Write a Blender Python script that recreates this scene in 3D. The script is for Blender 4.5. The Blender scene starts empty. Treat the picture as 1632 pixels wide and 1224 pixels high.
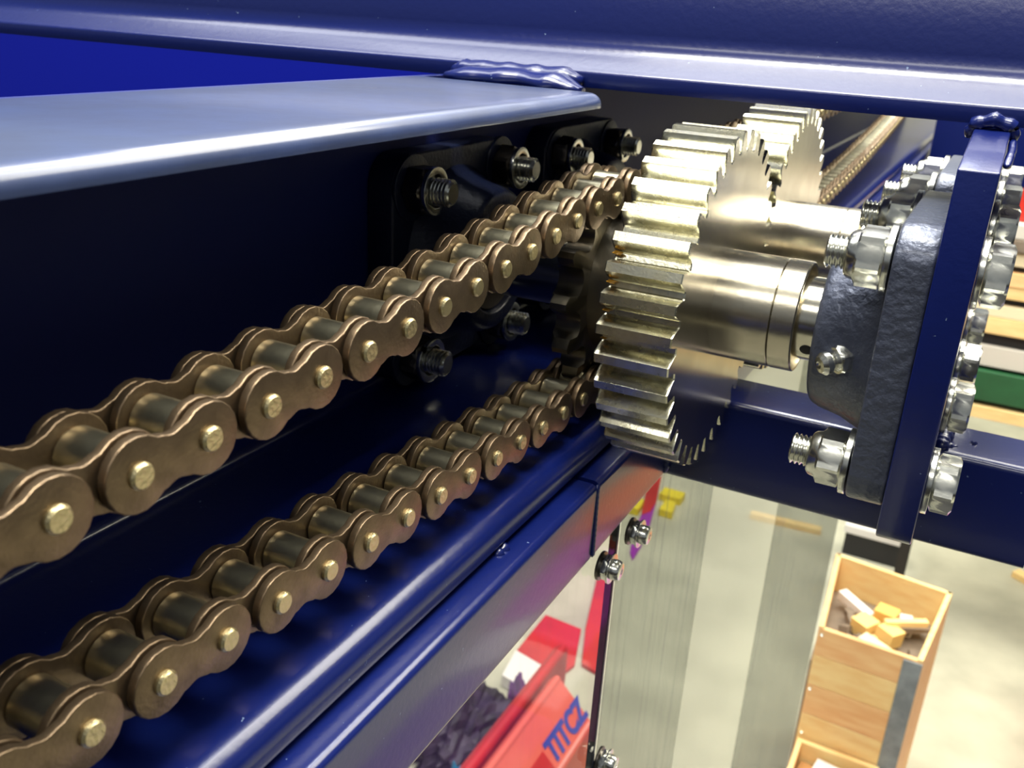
import bpy, bmesh, math, random
from mathutils import Vector, Matrix
random.seed(7)
C = bpy.context.scene.collection
SC = bpy.context.scene
# All lengths below are millimetres in the machine's own axes: X along the shafts, Y along the chain,
# Z up, origin at the photographer's lens 2.2 m above the floor.
H = 2.2
S = 0.001
def W(x, y, z): return Vector((x*S, y*S, z*S + H))

# ------------------------------------------------------------------ camera
R = Matrix(((0.8845313151, -0.2153727340, 0.4137861018),
            (0.4633155671, 0.3024554987, -0.8329822067),
            (0.0542497734, 0.9285123891, 0.3673169004)))
cam_d = bpy.data.cameras.new('camera'); cam = bpy.data.objects.new('camera', cam_d); C.objects.link(cam)
cam.matrix_world = Matrix.Translation((0, 0, H)) @ R.to_4x4()
cam_d.sensor_width = 36; cam_d.lens = 1500.14*36/1632
cam_d.clip_start = 0.01; cam_d.clip_end = 100
cam_d.dof.use_dof = True; cam_d.dof.focus_distance = 0.31; cam_d.dof.aperture_fstop = 26
SC.camera = cam
# ------------------------------------------------------------------ light
SC.view_settings.view_transform = 'Standard'; SC.view_settings.look = 'None'
SC.view_settings.gamma = 1; SC.view_settings.exposure = 0.35
w = bpy.data.worlds.new('hall'); SC.world = w; w.use_nodes = True
def setup_world(nt):
    """dim hall: pale roof and upper walls, dark below eye level"""
    bg = nt.nodes['Background']; tc = nt.nodes.new('ShaderNodeTexCoord'); sp = nt.nodes.new('ShaderNodeSeparateXYZ')
    r = nt.nodes.new('ShaderNodeValToRGB'); nt.links.new(tc.outputs['Generated'], sp.inputs[0]); nt.links.new(sp.outputs[2], r.inputs[0])
    e = r.color_ramp.elements; e[0].position = 0.0; e[0].color = (.03, .028, .025, 1)
    e[1].position = 0.55; e[1].color = (.12, .13, .14, 1)
    n_ = e.new(0.05); n_.color = (.13, .14, .145, 1); n_ = e.new(0.22); n_.color = (.26, .28, .30, 1)
    nt.links.new(r.outputs[0], bg.inputs[0]); bg.inputs[1].default_value = 0.72
setup_world(w.node_tree)
def area(name, loc, target, sx, sy, power, col):
    d = bpy.data.lights.new(name, 'AREA'); d.shape = 'RECTANGLE'; d.size = sx; d.size_y = sy; d.energy = power; d.color = col
    o = bpy.data.objects.new(name, d); C.objects.link(o); o.location = W(*loc)
    o.rotation_euler = (W(*target) - W(*loc)).to_track_quat('-Z', 'Y').to_euler()
    return o
# fluorescent rows under the hall roof
area('ceiling_lamp_row', (-100, 50, 2300), (-100, 100, 0), 1.8, 0.7, 120, (1.0, 0.98, 0.88))
area('ceiling_lamp_row', (-200, -2300, 2300), (-100, 300, -100), 2.4, 0.5, 30, (1.0, 0.98, 0.90))
area('ceiling_lamp_row', (-1100, 760, 2300), (-1000, 500, 0), 3.6, 0.8, 58, (0.97, 0.99, 1.0))
area('ceiling_lamp_row', (-450, 2500, 2600), (-450, 2500, -300), 0.35, 2.4, 90, (0.95, 0.98, 1.0))
area('ceiling_lamp_row', (1200, 3300, 2900), (300, 2900, -2200), 2.4, 2.4, 185, (1.0, 0.95, 0.80))
area('ceiling_lamp_row', (-1600, 3000, 2600), (-900, 2800, -2200), 1.6, 1.6, 105, (1.0, 0.95, 0.82))

# ------------------------------------------------------------------ materials
def mat(name, col, metal=0.0, rough=0.5, bump=0.0, bscale=800.0, var=0.0, vscale=60.0, coat=0.0, spec=0.5, stretch=None, col2=None, aniso=0.0):
    m = bpy.data.materials.new(name); m.use_nodes = True; nt = m.node_tree; p = nt.nodes['Principled BSDF']
    p.inputs['Base Color'].default_value = (*col, 1); p.inputs['Metallic'].default_value = metal
    p.inputs['Roughness'].default_value = rough; p.inputs['Coat Weight'].default_value = coat
    p.inputs['Coat Roughness'].default_value = 0.12; p.inputs['Specular IOR Level'].default_value = spec
    p.inputs['Anisotropic'].default_value = aniso
    tc = nt.nodes.new('ShaderNodeTexCoord'); mp = nt.nodes.new('ShaderNodeMapping'); nt.links.new(tc.outputs['Object'], mp.inputs[0])
    if stretch: mp.inputs['Scale'].default_value = stretch
    if bump:
        n = nt.nodes.new('ShaderNodeTexNoise'); n.inputs['Scale'].default_value = bscale; n.inputs['Detail'].default_value = 5
        nt.links.new(mp.outputs[0], n.inputs['Vector'])
        b = nt.nodes.new('ShaderNodeBump'); b.inputs['Strength'].default_value = bump; b.inputs['Distance'].default_value = 0.001
        nt.links.new(n.outputs[0], b.inputs['Height']); nt.links.new(b.outputs[0], p.inputs['Normal'])
    if var:
        n = nt.nodes.new('ShaderNodeTexNoise'); n.inputs['Scale'].default_value = vscale; n.inputs['Detail'].default_value = 6
        nt.links.new(mp.outputs[0], n.inputs['Vector'])
        r = nt.nodes.new('ShaderNodeValToRGB'); c2 = col2 or tuple(v*(1-var) for v in col)
        r.color_ramp.elements[0].position = 0.35; r.color_ramp.elements[1].position = 0.65
        r.color_ramp.elements[0].color = (*c2, 1); r.color_ramp.elements[1].color = (*col, 1)
        nt.links.new(n.outputs[0], r.inputs[0]); nt.links.new(r.outputs[0], p.inputs['Base Color'])
        mr = nt.nodes.new('ShaderNodeMapRange'); mr.inputs['To Min'].default_value = rough*1.25; mr.inputs['To Max'].default_value = rough*0.85
        nt.links.new(n.outputs[0], mr.inputs[0]); nt.links.new(mr.outputs[0], p.inputs['Roughness'])
    return m

def paint(name, col, rough, chips=0.70):
    """glossy enamel with orange peel, dust specks and a few chips"""
    m = mat(name, col, 0, rough, 0.10, 350, coat=0.35)
    nt = m.node_tree; p = nt.nodes['Principled BSDF']; tc = nt.nodes['Texture Coordinate']
    n = nt.nodes.new('ShaderNodeTexNoise'); n.inputs['Scale'].default_value = 420; n.inputs['Detail'].default_value = 2
    nt.links.new(tc.outputs['Object'], n.inputs['Vector'])
    r = nt.nodes.new('ShaderNodeValToRGB'); r.color_ramp.elements[0].position = chips; r.color_ramp.elements[1].position = chips+0.03
    r.color_ramp.elements[0].color = (*col, 1); r.color_ramp.elements[1].color = (0.16, 0.22, 0.36, 1)
    nt.links.new(n.outputs[0], r.inputs[0]); nt.links.new(r.outputs[0], p.inputs['Base Color'])
    return m
M = {}
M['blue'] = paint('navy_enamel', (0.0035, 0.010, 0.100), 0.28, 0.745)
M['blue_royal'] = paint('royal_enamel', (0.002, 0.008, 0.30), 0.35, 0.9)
M['blue_lit'] = mat('lit_navy_enamel', (0.036, 0.058, 0.150), 0, 0.40, 0.06, 350, 0.25, 45, coat=0.7)  # paler version of the navy, overhead light painted into the top flange colour
M['blue_web'] = mat('satin_navy_enamel', (0.006, 0.014, 0.120), 0, 0.5, 0.1, 350, spec=0.25)
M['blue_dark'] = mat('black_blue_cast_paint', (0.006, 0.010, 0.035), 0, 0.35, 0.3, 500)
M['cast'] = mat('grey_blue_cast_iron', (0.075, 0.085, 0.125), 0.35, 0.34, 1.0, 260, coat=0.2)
M['gear'] = mat('machined_steel', (0.76, 0.74, 0.60), 1.0, 0.25, 0.06, 900, 0.2, 260, col2=(0.60, 0.57, 0.42))
M['gear_face'] = mat('ground_steel_face', (0.60, 0.55, 0.44), 1.0, 0.20, 0.05, 90, 0.15, 40)
M['hub'] = mat('turned_steel', (0.60, 0.55, 0.44), 1.0, 0.24, 0.04, 500, 0.12, 120)
M['shaft'] = mat('bright_shaft_steel', (0.70, 0.66, 0.55), 1.0, 0.18)
M['dark_steel'] = mat('oily_dark_steel', (0.16, 0.14, 0.12), 1.0, 0.35, 0.2, 400)
M['plate'] = mat('bronzed_chain_plate', (0.225, 0.160, 0.100), 0.9, 0.36, 0.12, 900, 0.25, 200)
M['pin'] = mat('brassy_pin_end', (0.66, 0.56, 0.32), 1.0, 0.36, 0.3, 900)
M['roller'] = mat('greased_roller', (0.62, 0.58, 0.42), 1.0, 0.30, 0.1, 500, 0.3, 150)
M['zinc'] = mat('zinc_plate', (0.82, 0.82, 0.75), 1.0, 0.22, 0.03, 500, 0.2, 250)
M['sprocket'] = mat('oiled_sprocket_steel', (0.24, 0.215, 0.17), 1.0, 0.3, 0.15, 300)
M['hole'] = mat('black_socket', (0.004, 0.004, 0.004), 0, 0.6)
M['grease'] = mat('amber_grease', (0.38, 0.19, 0.02), 0, 0.2)
M['white'] = mat('white_paint', (0.75, 0.73, 0.68), 0, 0.6)

# ------------------------------------------------------------------ mesh helpers
class MB:
    def __init__(s): s.v = []; s.f = []
    def add(s, vs, fs):
        n = len(s.v); s.v += [tuple(v) for v in vs]; s.f += [tuple(i+n for i in f) for f in fs]; return s
    def box(s, x0, x1, y0, y1, z0, z1):
        vs = [(x, y, z) for x in (x0, x1) for y in (y0, y1) for z in (z0, z1)]
        return s.add(vs, [(0,1,3,2),(4,6,7,5),(0,4,5,1),(2,3,7,6),(0,2,6,4),(1,5,7,3)])
    def prism(s, poly, a0, a1, axis='x'):
        n = len(poly)
        def P(a, p):
            if axis == 'x': return (a, p[0], p[1])
            if axis == 'y': return (p[0], a, p[1])
            return (p[0], p[1], a)
        vs = [P(a0, p) for p in poly] + [P(a1, p) for p in poly]
        fs = [tuple(range(n))[::-1], tuple(range(n, 2*n))] + [(i, (i+1) % n, n+(i+1) % n, n+i) for i in range(n)]
        return s.add(vs, fs)
    def lathe(s, prof, n=48, c=(0, 0), radial=None):
        """prof [(x, r)] turned round the X axis through (y, z)=c"""
        vs = []
        for x, r in prof:
            for k in range(n):
                a = 2*math.pi*k/n; rr = radial(a, r) if radial else r
                vs.append((x, c[0]+rr*math.cos(a), c[1]+rr*math.sin(a)))
        m = len(prof)
        fs = [(j*n+k, j*n+(k+1) % n, (j+1)*n+(k+1) % n, (j+1)*n+k) for j in range(m-1) for k in range(n)]
        fs += [tuple(range(n))[::-1], tuple(range((m-1)*n, m*n))]
        return s.add(vs, fs)
    def mesh(s, name, m, world=False, smooth=35, bevel=0):
        me = bpy.data.meshes.new(name)
        vs = [W(*v) if world else Vector(v)*S for v in s.v]
        me.from_pydata(vs, [], s.f); me.materials.append(m)
        bm = bmesh.new(); bm.from_mesh(me); bmesh.ops.recalc_face_normals(bm, faces=bm.faces)
        if bevel:
            es = [e for e in bm.edges if len(e.link_faces) == 2 and e.calc_face_angle(0) > math.radians(30)]
            bmesh.ops.bevel(bm, geom=es, offset=bevel*S, segments=3, profile=0.5, affect='EDGES', clamp_overlap=True)
        bm.to_mesh(me); bm.free()
        if smooth:
            for p in me.polygons: p.use_smooth = True
            me.set_sharp_from_angle(angle=math.radians(smooth))
        return me
    def obj(s, name, m, parent=None, world=True, **k):
        me = s.mesh(name, m, world, **k)
        o = bpy.data.objects.new(name, me); C.objects.link(o)
        if parent is not None: par(o, parent)
        return o
def par(o, p):
    o.parent = p
    if p.location.length > 0 or p.rotation_euler.to_matrix() != Matrix.Identity(3):
        pass
def tag(o, label=None, cat=None, group=None, kind=None):
    if label: o['label'] = label
    if cat: o['category'] = cat
    if group: o['group'] = group
    if kind: o['kind'] = kind
    return o
def empty(name, loc=None, label=None, cat=None, group=None):
    """thing root. loc in machine mm; children built local to it"""
    o = bpy.data.objects.new(name, None); C.objects.link(o); o.empty_display_size = 0.01
    if loc is not None: o.location = W(*loc)
    return tag(o, label, cat, group)
def copy_tree(o, parent=None):
    c = o.copy(); C.objects.link(c)
    if parent is not None: c.parent = parent
    for ch in list(o.children): copy_tree(ch, c)
    return c
def off(mb, d):
    mb.v = [(v[0]-d[0], v[1]-d[1], v[2]-d[2]) for v in mb.v]; return mb
def rpoly(y0, y1, z0, z1, r, n=6):
    """rounded rectangle"""
    out = []
    for cx, cy, a0 in ((y1-r, z1-r, 0), (y0+r, z1-r, 90), (y0+r, z0+r, 180), (y1-r, z0+r, 270)):
        for k in range(n+1):
            a = math.radians(a0+90*k/n); out.append((cx+r*math.cos(a), cy+r*math.sin(a)))
    return out

# ================================================================== SETTING
Z0 = -H*1000
def floor_mat():
    m = mat('polished_concrete', (0.56, 0.55, 0.42), 0, 0.45, 0.05, 20, 0.25, 3.2, col2=(0.40, 0.395, 0.30))
    return m
o = MB().box(-7000, 7000, -3000, 9000, Z0-100, Z0).obj('floor', floor_mat(), smooth=0); tag(o, kind='structure')
o = MB().box(-7000, 7000, 6500, 6600, Z0, 350).obj('wall_back', mat('hall_wall', (0.62, 0.60, 0.46), 0, 0.8), smooth=0); tag(o, kind='structure')

# ================================================================== MACHINE FRAME (one welded thing)
frame = empty('machine_frame', None, 'navy blue welded steel machine frame carrying the gears, bearings and chains', 'machine frame')
# side beam: C section, web at X=-240, flanges towards the chain
def arc(cy, cz, r, a0, a1, n=6):
    return [(cy+r*math.cos(math.radians(a0+(a1-a0)*k/n)), cz+r*math.sin(math.radians(a0+(a1-a0)*k/n))) for k in range(n+1)]
MB().box(-246, -240, -150, 2600, -183, -29.2).obj('beam_web', M['blue_web'], frame, smooth=0)
bf = [(-240, -183)] + arc(-137, -178, 5, -90, 0) + arc(-139.5, -175.5, 7.5, 0, 90) + arc(-236, -164, 4, -90, -180)
MB().prism(bf, -150, 2600, 'y').obj('bottom_flange', M['blue'], frame)
# top flange stops at the cross member with a rounded corner
tf = []
tf += [(-246, -150), (-150, -150)]
tf += [(-150, 352)] + arc(-162, 366, 12, -10, 90, 6) + [(-246, 378)]
b = MB(); n = len(tf)
prof_top = -29; prof_bot = -34.5
b.prism([(p[0], p[1]) for p in tf], prof_bot, prof_top, 'z')
me = b.mesh('beam_flange', M['blue_lit'], True, smooth=0)
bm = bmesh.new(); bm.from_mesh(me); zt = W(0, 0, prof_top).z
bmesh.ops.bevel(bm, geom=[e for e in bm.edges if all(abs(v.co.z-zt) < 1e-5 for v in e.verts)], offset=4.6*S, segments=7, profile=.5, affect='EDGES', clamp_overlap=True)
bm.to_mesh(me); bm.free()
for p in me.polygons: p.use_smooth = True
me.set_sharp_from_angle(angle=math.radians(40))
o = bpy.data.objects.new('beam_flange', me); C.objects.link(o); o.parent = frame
MB().box(-246, -240.2, 378, 470.5, -34.5, -29).obj('beam_flange', M['blue'], frame, bevel=1.0)
MB().box(-246, -150, 470.5, 2600, -34.5, -29.4).obj('beam_flange', M['blue'], frame, bevel=1.0)  # hidden flange run added to keep the web below it in shade
# lower square tube under the side beam
MB().prism(rpoly(-175, -123, -221, -183.2, 3.0), -150, 334, 'y').obj('lower_tube', M['blue'], frame)
MB().prism(rpoly(-175, -123, -221, -183.2, 3.0), 337, 432.5, 'y').obj('lower_tube', M['blue'], frame)
MB().prism(rpoly(-175, -123, -221, -183.2, 3.0), 473, 2500, 'y').obj('lower_tube', M['blue'], frame)
# lower cross beam
MB().prism(rpoly(433, 472, -221, -173, 3.5), -175, 46, 'x').obj('cross_beam', M['blue'], frame)
MB().prism(rpoly(433, 472, -221, -173, 3.5), 47.5, 700, 'x').obj('cross_beam', M['blue'], frame)
# upper cross member: bent plate with a sloping nose
up = [(400.5, -29.3), (399.6, -23.5)] + [(400, -22.6), (400.8, -22.1), (402.2, -21), (408.5, -16.2), (410.5, -14.6), (412.2, -12.6), (413.5, -10), (414.2, -6), (414.5, 22), (417, 25), (466, 25), (470, 20), (470, -29.3)]
MB().prism(up, -1200, 500, 'x').obj('upper_cross_member', M['blue'], frame, smooth=60)
# upright bearing plate, near edge at Y=330
pl = [(336, -173), (334, -172), (331, -169), (330, -166), (330, -38), (399.5, -30), (590, -30), (590, -173)]
MB().prism(pl, -13.1, -0.8, 'x').obj('bearing_plate', M['blue'], frame, bevel=0.7)
# beam under the far end and back panels of the machine
MB().prism(rpoly(1800, 1860, -228, -20, 4), -120, 130, 'x').obj('rear_cross_beam', M['blue'], frame)
MB().box(-1900, -246.5, 900, 912, -420, 100).obj('rear_panel', M['blue_royal'], frame, smooth=0)
# weld beads
def bead(pts, r, name='weld_bead', jag=0.25, m=None, flat=1.0):
    b = MB(); n = 10; ring = []
    P = [Vector(p) for p in pts]; L = []
    for i in range(len(P)-1):
        k = max(2, int((P[i+1]-P[i]).length/(r*0.35)))
        L += [P[i].lerp(P[i+1], j/k) for j in range(k)]
    L.append(P[-1])
    for i, p in enumerate(L):
        t = (L[min(i+1, len(L)-1)]-L[max(i-1, 0)]).normalized()
        u = t.orthogonal().normalized(); v = t.cross(u)
        e = min(i, len(L)-1-i)/3.0; rr = r*(min(1, 0.35+0.65*e))*(1+jag*math.sin(i*1.1)*0.5+random.uniform(-jag, jag)*0.3)
        for k in range(n):
            a = 2*math.pi*k/n; q = (u*math.cos(a)+v*math.sin(a))*rr; q.z *= flat; q += p; ring.append(tuple(q))
    m_ = len(L)
    fs = [(j*n+k, j*n+(k+1) % n, (j+1)*n+(k+1) % n, (j+1)*n+k) for j in range(m_-1) for k in range(n)] + [tuple(range(n)), tuple(range((m_-1)*n, m_*n))]
    b.add(ring, fs)
    return b.obj(name, m or M['blue'], frame, smooth=80)
bead([(-236, 389, -28.5), (-215, 392, -28), (-198, 393, -27.5), (-180, 391, -28.5), (-168, 388, -30)], 11, jag=.16, flat=.42)
bead([(-238, 398, -26.5), (-172, 398, -26.5)], 6.5, jag=.12, flat=.8)
bead([(-15, 398, -34), (-13, 396, -29), (-7, 395, -27), (-1, 396, -29), (1, 398, -34)], 2.6)
bead([(0.5, 400, -34), (1.0, 380, -36), (0.4, 350, -38)], 1.3)
bead([(1.5, 434, -172), (2, 452, -172), (1.5, 471, -172)], 3.2, jag=0.6)
bead([(3, 440, -173.5), (8, 443, -173.5)], 2.2, jag=0.9)
bead([(13, 452, -173.5), (16, 449, -173.5)], 1.2, jag=0.9)
bead([(-123.5, 335.5, -184), (-122.9, 335.5, -219)], 1.3, jag=.08)
bead([(-126, 432, -184), (-122.5, 432, -200), (-123, 432, -219)], 2.4)
bead([(-133, 262, -183.5), (-133, 272, -183.5)], 2.4, jag=.6)

# ================================================================== THREADED FASTENERS
def hexr(af):
    def f(a, r):
        t = (a % (math.pi/3)) - math.pi/6
        return min(r, af/2/math.cos(t))
    return f
def thread(mb, x0, x1, r, pitch=1.75, dep=0.95):
    """stud from x0 (root) to x1 (tip); ridges"""
    sgn = 1 if x1 > x0 else -1; L = abs(x1-x0); prof = [(x0, r-dep)]; x = 0.4
    while x < L-1.2:
        prof += [(x0+sgn*x, r-dep), (x0+sgn*(x+pitch*.38), r), (x0+sgn*(x+pitch*.52), r), (x0+sgn*(x+pitch*.9), r-dep)]; x += pitch
    prof += [(x1-sgn*0.9, r-dep), (x1-sgn*0.8, r-dep), (x1, r-dep-0.9)]
    if sgn < 0: prof = prof[::-1]
    return mb.lathe(prof, 28)
def nut_mesh(mb, x0, x1, af, dome=0):
    c = 0.9
    mb.lathe([(x0, af/2*0.98), (x0+c, af*.62), (x1-c, af*.62), (x1, af/2*0.98)], 48, radial=hexr(af))
    return mb
# right side: nyloc nut and stud on the -X side, hex head on the +X side. local origin at plate's left face Y,Z of bolt
def make_plate_bolt():
    r = empty('hex_bolt', (0, 0, 0))
    MB().lathe([(-16.6, 12.6), (-14.2, 12.6)], 40).obj('washer', M['zinc'], r, False, bevel=0.3)
    nut_mesh(MB(), -26.2, -16.7, 19).lathe([(-29.8, 6.9), (-29.6, 7.6), (-28.6, 8.5), (-26.1, 9.1)], 40).obj('lock_nut', M['zinc'], r, False)
    thread(MB(), -26, -36.5, 6.0).obj('stud', M['zinc'], r, False)
    MB().lathe([(12.4, 12.4), (14.6, 12.4)], 40).obj('washer', M['zinc'], r, False, bevel=0.3)
    nut_mesh(MB(), 14.7, 22.6, 19).obj('bolt_head', M['zinc'], r, False)
    return r
pb = make_plate_bolt()
rz = -112.5
plate_bolts = [((347, -73), 'upper bolt nearest the camera through the right upright plate, stud pointing at the big gear', 12),
               ((347, -151), 'lowest and nearest bolt on the right upright plate, below the round grease nipple', 3),
               ((427, -72), 'second upper bolt along the right upright plate, just behind the front bearing', 20),
               ((427, -149), 'second lower bolt along the right upright plate, just above the weld', 8),
               ((494, -72), 'third upper bolt along the right upright plate, shaded nut with bright threads', 4),
               ((494, -150), 'third lower bolt head along the right side of the upright plate', 26),
               ((570, -72), 'farthest upper bolt along the right upright plate, just under the cross member', 15),
               ((570, -150), 'farthest lower bolt head on the right upright plate, smallest of the column', 0)]
for i, ((y, z), lab, ang) in enumerate(plate_bolts):
    o = pb if i == 0 else copy_tree(pb)
    o.location = W(-13.1, y, z); o.rotation_euler = (math.radians(ang), 0, 0)
    tag(o, lab, 'bolt', 'hex bolts through the bearing plate')
# left side: large washer, nut, split lock washer, stud towards the camera side (+X). local origin at flange face
def make_side_bolt():
    r = empty('stud_bolt', (0, 0, 0))
    MB().lathe([(0.1, 14.5), (2.6, 14.5)], 40).obj('washer', M['blue_dark'], r, False, bevel=0.4)
    nut_mesh(MB(), 2.7, 11.5, 19).obj('nut', M['dark_steel'], r, False)
    # split lock washer: open ring with a step
    b = MB(); n = 40; sec = []
    for k in range(n+1):
        a = math.radians(-60 + 345*k/n); dx = 11.6 + 1.4*k/n
        for x, q in ((dx, 7.2), (dx+2.0, 7.2), (dx+2.0, 10.4), (dx, 10.4)): sec.append((x, q*math.cos(a), q*math.sin(a)))
    fs = [(j*4+k, j*4+(k+1) % 4, (j+1)*4+(k+1) % 4, (j+1)*4+k) for j in range(n) for k in range(4)] + [(0, 1, 2, 3), (n*4, n*4+1, n*4+2, n*4+3)]
    b.add(sec, fs).obj('lock_washer', M['zinc'], r, False, bevel=0.25)
    thread(MB(), 11.4, 22.5, 6.0).obj('stud', M['zinc'], r, False)
    return r
sb = make_side_bolt()
for i, (y, z, ang, lab) in enumerate([
        (347, -73.5, 0, 'upper threaded stud and nut on the front left bearing, nearest the camera'),
        (427, -72.5, 40, 'second upper stud from the left, far top corner of the front left bearing'),
        (347, -151, 200, 'lower stud below the upper chain strand on the front left bearing'),
        (427, -153, 90, 'half hidden lower stud beneath the shaft, far bottom corner of the front left bearing'),
        (496, -74, 20, 'third upper stud in the row, near top corner of the rear left bearing'),
        (573, -74.5, 300, 'rightmost upper stud in the row under the blue flange tip'),
        (496, -151, 60, 'lower near stud of the rear left bearing, hidden behind the gear'),
        (573, -151, 120, 'lower far stud of the rear left bearing, hidden behind the gear')]):
    o = sb if i == 0 else copy_tree(sb)
    o.location = W(-228, y, z); o.rotation_euler = (math.radians(ang), 0, 0)
    tag(o, lab, 'bolt', 'studs on the left bearings')

# ================================================================== BEARINGS
S1 = (386.0, -110.0); S2 = (527.0, -110.0)
def make_bearing(c, xb, sgn, m, name, label, grease=True, cz=-111.4, cy=None):
    """square flange on plane x=xb, boss towards sgn"""
    y, z = c; cy = cy if cy is not None else y
    r = empty(name, (xb, y, z), label, 'bearing')
    def X(t): return sgn*t
    fl = rpoly(cy-y-53.5, cy-y+53.5, cz-z-52.5, cz-z+52.5, 14, 8)
    def sq(a, r_):   # blend from rounded square to circle
        return r_
    b = MB()
    # flange slab with raised pads at its corners
    b.prism(fl, 0, X(13.4), 'x')
    prof = [(6, 47), (11, 44.5), (16, 40), (24, 36.5), (33, 34.5), (36.5, 33), (37.5, 31), (37.5, 25), (33, 24), (33, 0.5)]
    prof = [(X(a), q) for a, q in prof]
    if sgn < 0: prof = prof[::-1]
    b.lathe(prof, 64)
    o = b.obj('housing', m, r, False, smooth=45, bevel=1.2)
    # inner ring and seal
    pr = [(33.2, 23.8), (35.0, 23.4), (35.0, 18)]
    pr = [(X(a), q) for a, q in pr]
    if sgn < 0: pr = pr[::-1]
    MB().lathe(pr, 48).obj('bearing_seal', M['dark_steel'], r, False)
    return r
rb = make_bearing(S1, -13.2, -1, M['cast'], 'flange_bearing', 'rough grey-blue cast iron flange bearing on the right plate, grease nipple in front')
make_bearing((S2[0], -110), -13.2, -1, M['cast'], 'flange_bearing', 'grey-blue cast flange bearing behind the front one on the right plate', cy=532)
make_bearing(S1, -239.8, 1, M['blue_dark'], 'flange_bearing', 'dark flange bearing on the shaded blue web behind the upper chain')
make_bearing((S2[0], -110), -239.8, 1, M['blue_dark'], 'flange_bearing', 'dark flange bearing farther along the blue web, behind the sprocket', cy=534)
# shrink grease fitting: hex body and ball tip
g = Vector((-0.72, -0.66, -0.22)).normalized()
q = Vector((1, 0, 0)).rotation_difference(g)
gf = MB().lathe([(-4, 3.4), (0, 3.4), (0.01, 5.3), (0.8, 6.0), (5.2, 6.0), (6, 5.1)], 36, radial=lambda a, r: min(r, 5.3/math.cos((a % (math.pi/3))-math.pi/6)))
gf.lathe([(6, 4.2), (6.8, 3.5), (8.0, 3.6), (9.0, 4.4), (11.0, 4.4), (12.6, 3.1), (12.9, 1.5), (12.4, 0.6)], 32)
gf = gf.obj('grease_nipple', M['zinc'], rb, False)
gf.rotation_mode = 'QUATERNION'; gf.rotation_quaternion = q
gf.location = Vector((-36.0+13.2, 353.5-S1[0], -112.6-S1[1]))*S
gf['label'] = 'silver grease nipple with hex body'

# ================================================================== SHAFTS
for c, nm in ((S1, 'front steel shaft running from the dark left bearing to the grey right bearing'), (S2, 'rear steel shaft behind the front gear, mostly hidden')):
    o = MB().lathe([(-239.7, 13.5), (-239, 15), (-14, 15), (-13.3, 14)], 48, c).obj('shaft', M['shaft']); tag(o, nm, 'shaft')

# ================================================================== GEARS
def gear_profile(N, Ra, Rf, c, ph):
    out = []
    Rp = (Ra*0.56+Rf*0.44)
    for i in range(N):
        t0 = ph + 2*math.pi*i/N; w = 2*math.pi/N
        fl = [(Rf, -.50), (Rf, -.40), (Rf+0.6, -.355), (Rf+(Ra-Rf)*.3, -.315), (Rp, -.265), (Rf+(Ra-Rf)*.8, -.205), (Ra, -.150)]
        fl += [(r_, -s_) for r_, s_ in fl[::-1]][:-1]
        for r_, s_ in fl:
            a = t0+s_*w; out.append((c[0]+r_*math.cos(a), c[1]+r_*math.sin(a)))
    return out
def make_gear(c, x0, x1, N, Ra, Rf, ph, hub_r, hub_x, label, groove=None):
    r = empty('spur_gear', (0, c[0], c[1]), label, 'gear')
    poly = gear_profile(N, Ra, Rf, (0, 0), ph); n = len(poly)
    # toothed rim (bright) with separate ground faces
    b = MB()
    sh = [(p[0]*(1-0.5/Ra), p[1]*(1-0.5/Ra)) for p in poly]
    inner = [(26*math.cos(math.atan2(p[1], p[0])), 26*math.sin(math.atan2(p[1], p[0]))) for p in poly]
    rings = [(x0, inner), (x0, sh), (x0+.5, poly), (x1-.5, poly), (x1, sh)]
    vs = []
    for x, P in rings: vs += [(x, p[0], p[1]) for p in P]
    fs = [(j*n+k, j*n+(k+1) % n, (j+1)*n+(k+1) % n, (j+1)*n+k) for j in range(4) for k in range(n)]
    b.add(vs, fs).obj('tooth_ring', M['gear'], r, False, smooth=14)
    f = MB(); vs = [(x1, p[0], p[1]) for p in sh] + [(x1, (hub_r-2)*math.cos(math.atan2(p[1], p[0])), (hub_r-2)*math.sin(math.atan2(p[1], p[0]))) for p in sh]
    f.add(vs, [(k, (k+1) % n, n+(k+1) % n, n+k) for k in range(n)]).obj('side_face', M['gear_face'], r, False, smooth=0)
    h = MB().lathe([(x1-4, hub_r), (hub_x-.3, hub_r), (hub_x, hub_r-.3), (hub_x, 15.1)], 72)
    h.obj('hub', M['hub'], r, False)
    return r
XL, XR = -123.0, -93.0
step = 2*math.pi/38
g1 = make_gear(S1, XL, XR, 38, 71.5, 63.6, math.radians(159.8), 22.8, -69.3, 'large steel spur gear in front, bright teeth, beside the end of the chain')
make_gear(S2, XL-2.5, XR-2.5, 38, 71.5, 63.6, math.radians(186.0), 22.8, -68.6, 'second steel spur gear behind the front one, partly under the cross member')
for c, xa, xb_, lab in ((S1, -69.0, -59.6, 'smooth steel ring on the front shaft between gear hub and bearing'), (S2, -68.3, -60, 'steel ring on the rear shaft behind the front hub')):
    o = MB().lathe([(xa, 15.1), (xa, 22.6), (xa+.3, 22.9), (xb_-.5, 22.9), (xb_, 22.4), (xb_, 21.3), (xb_-6.0, 20.6), (xb_-6.0, 15.1)], 72, c).obj('spacer_ring', M['hub']); tag(o, lab, 'ring', 'rings on the shafts')
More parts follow.
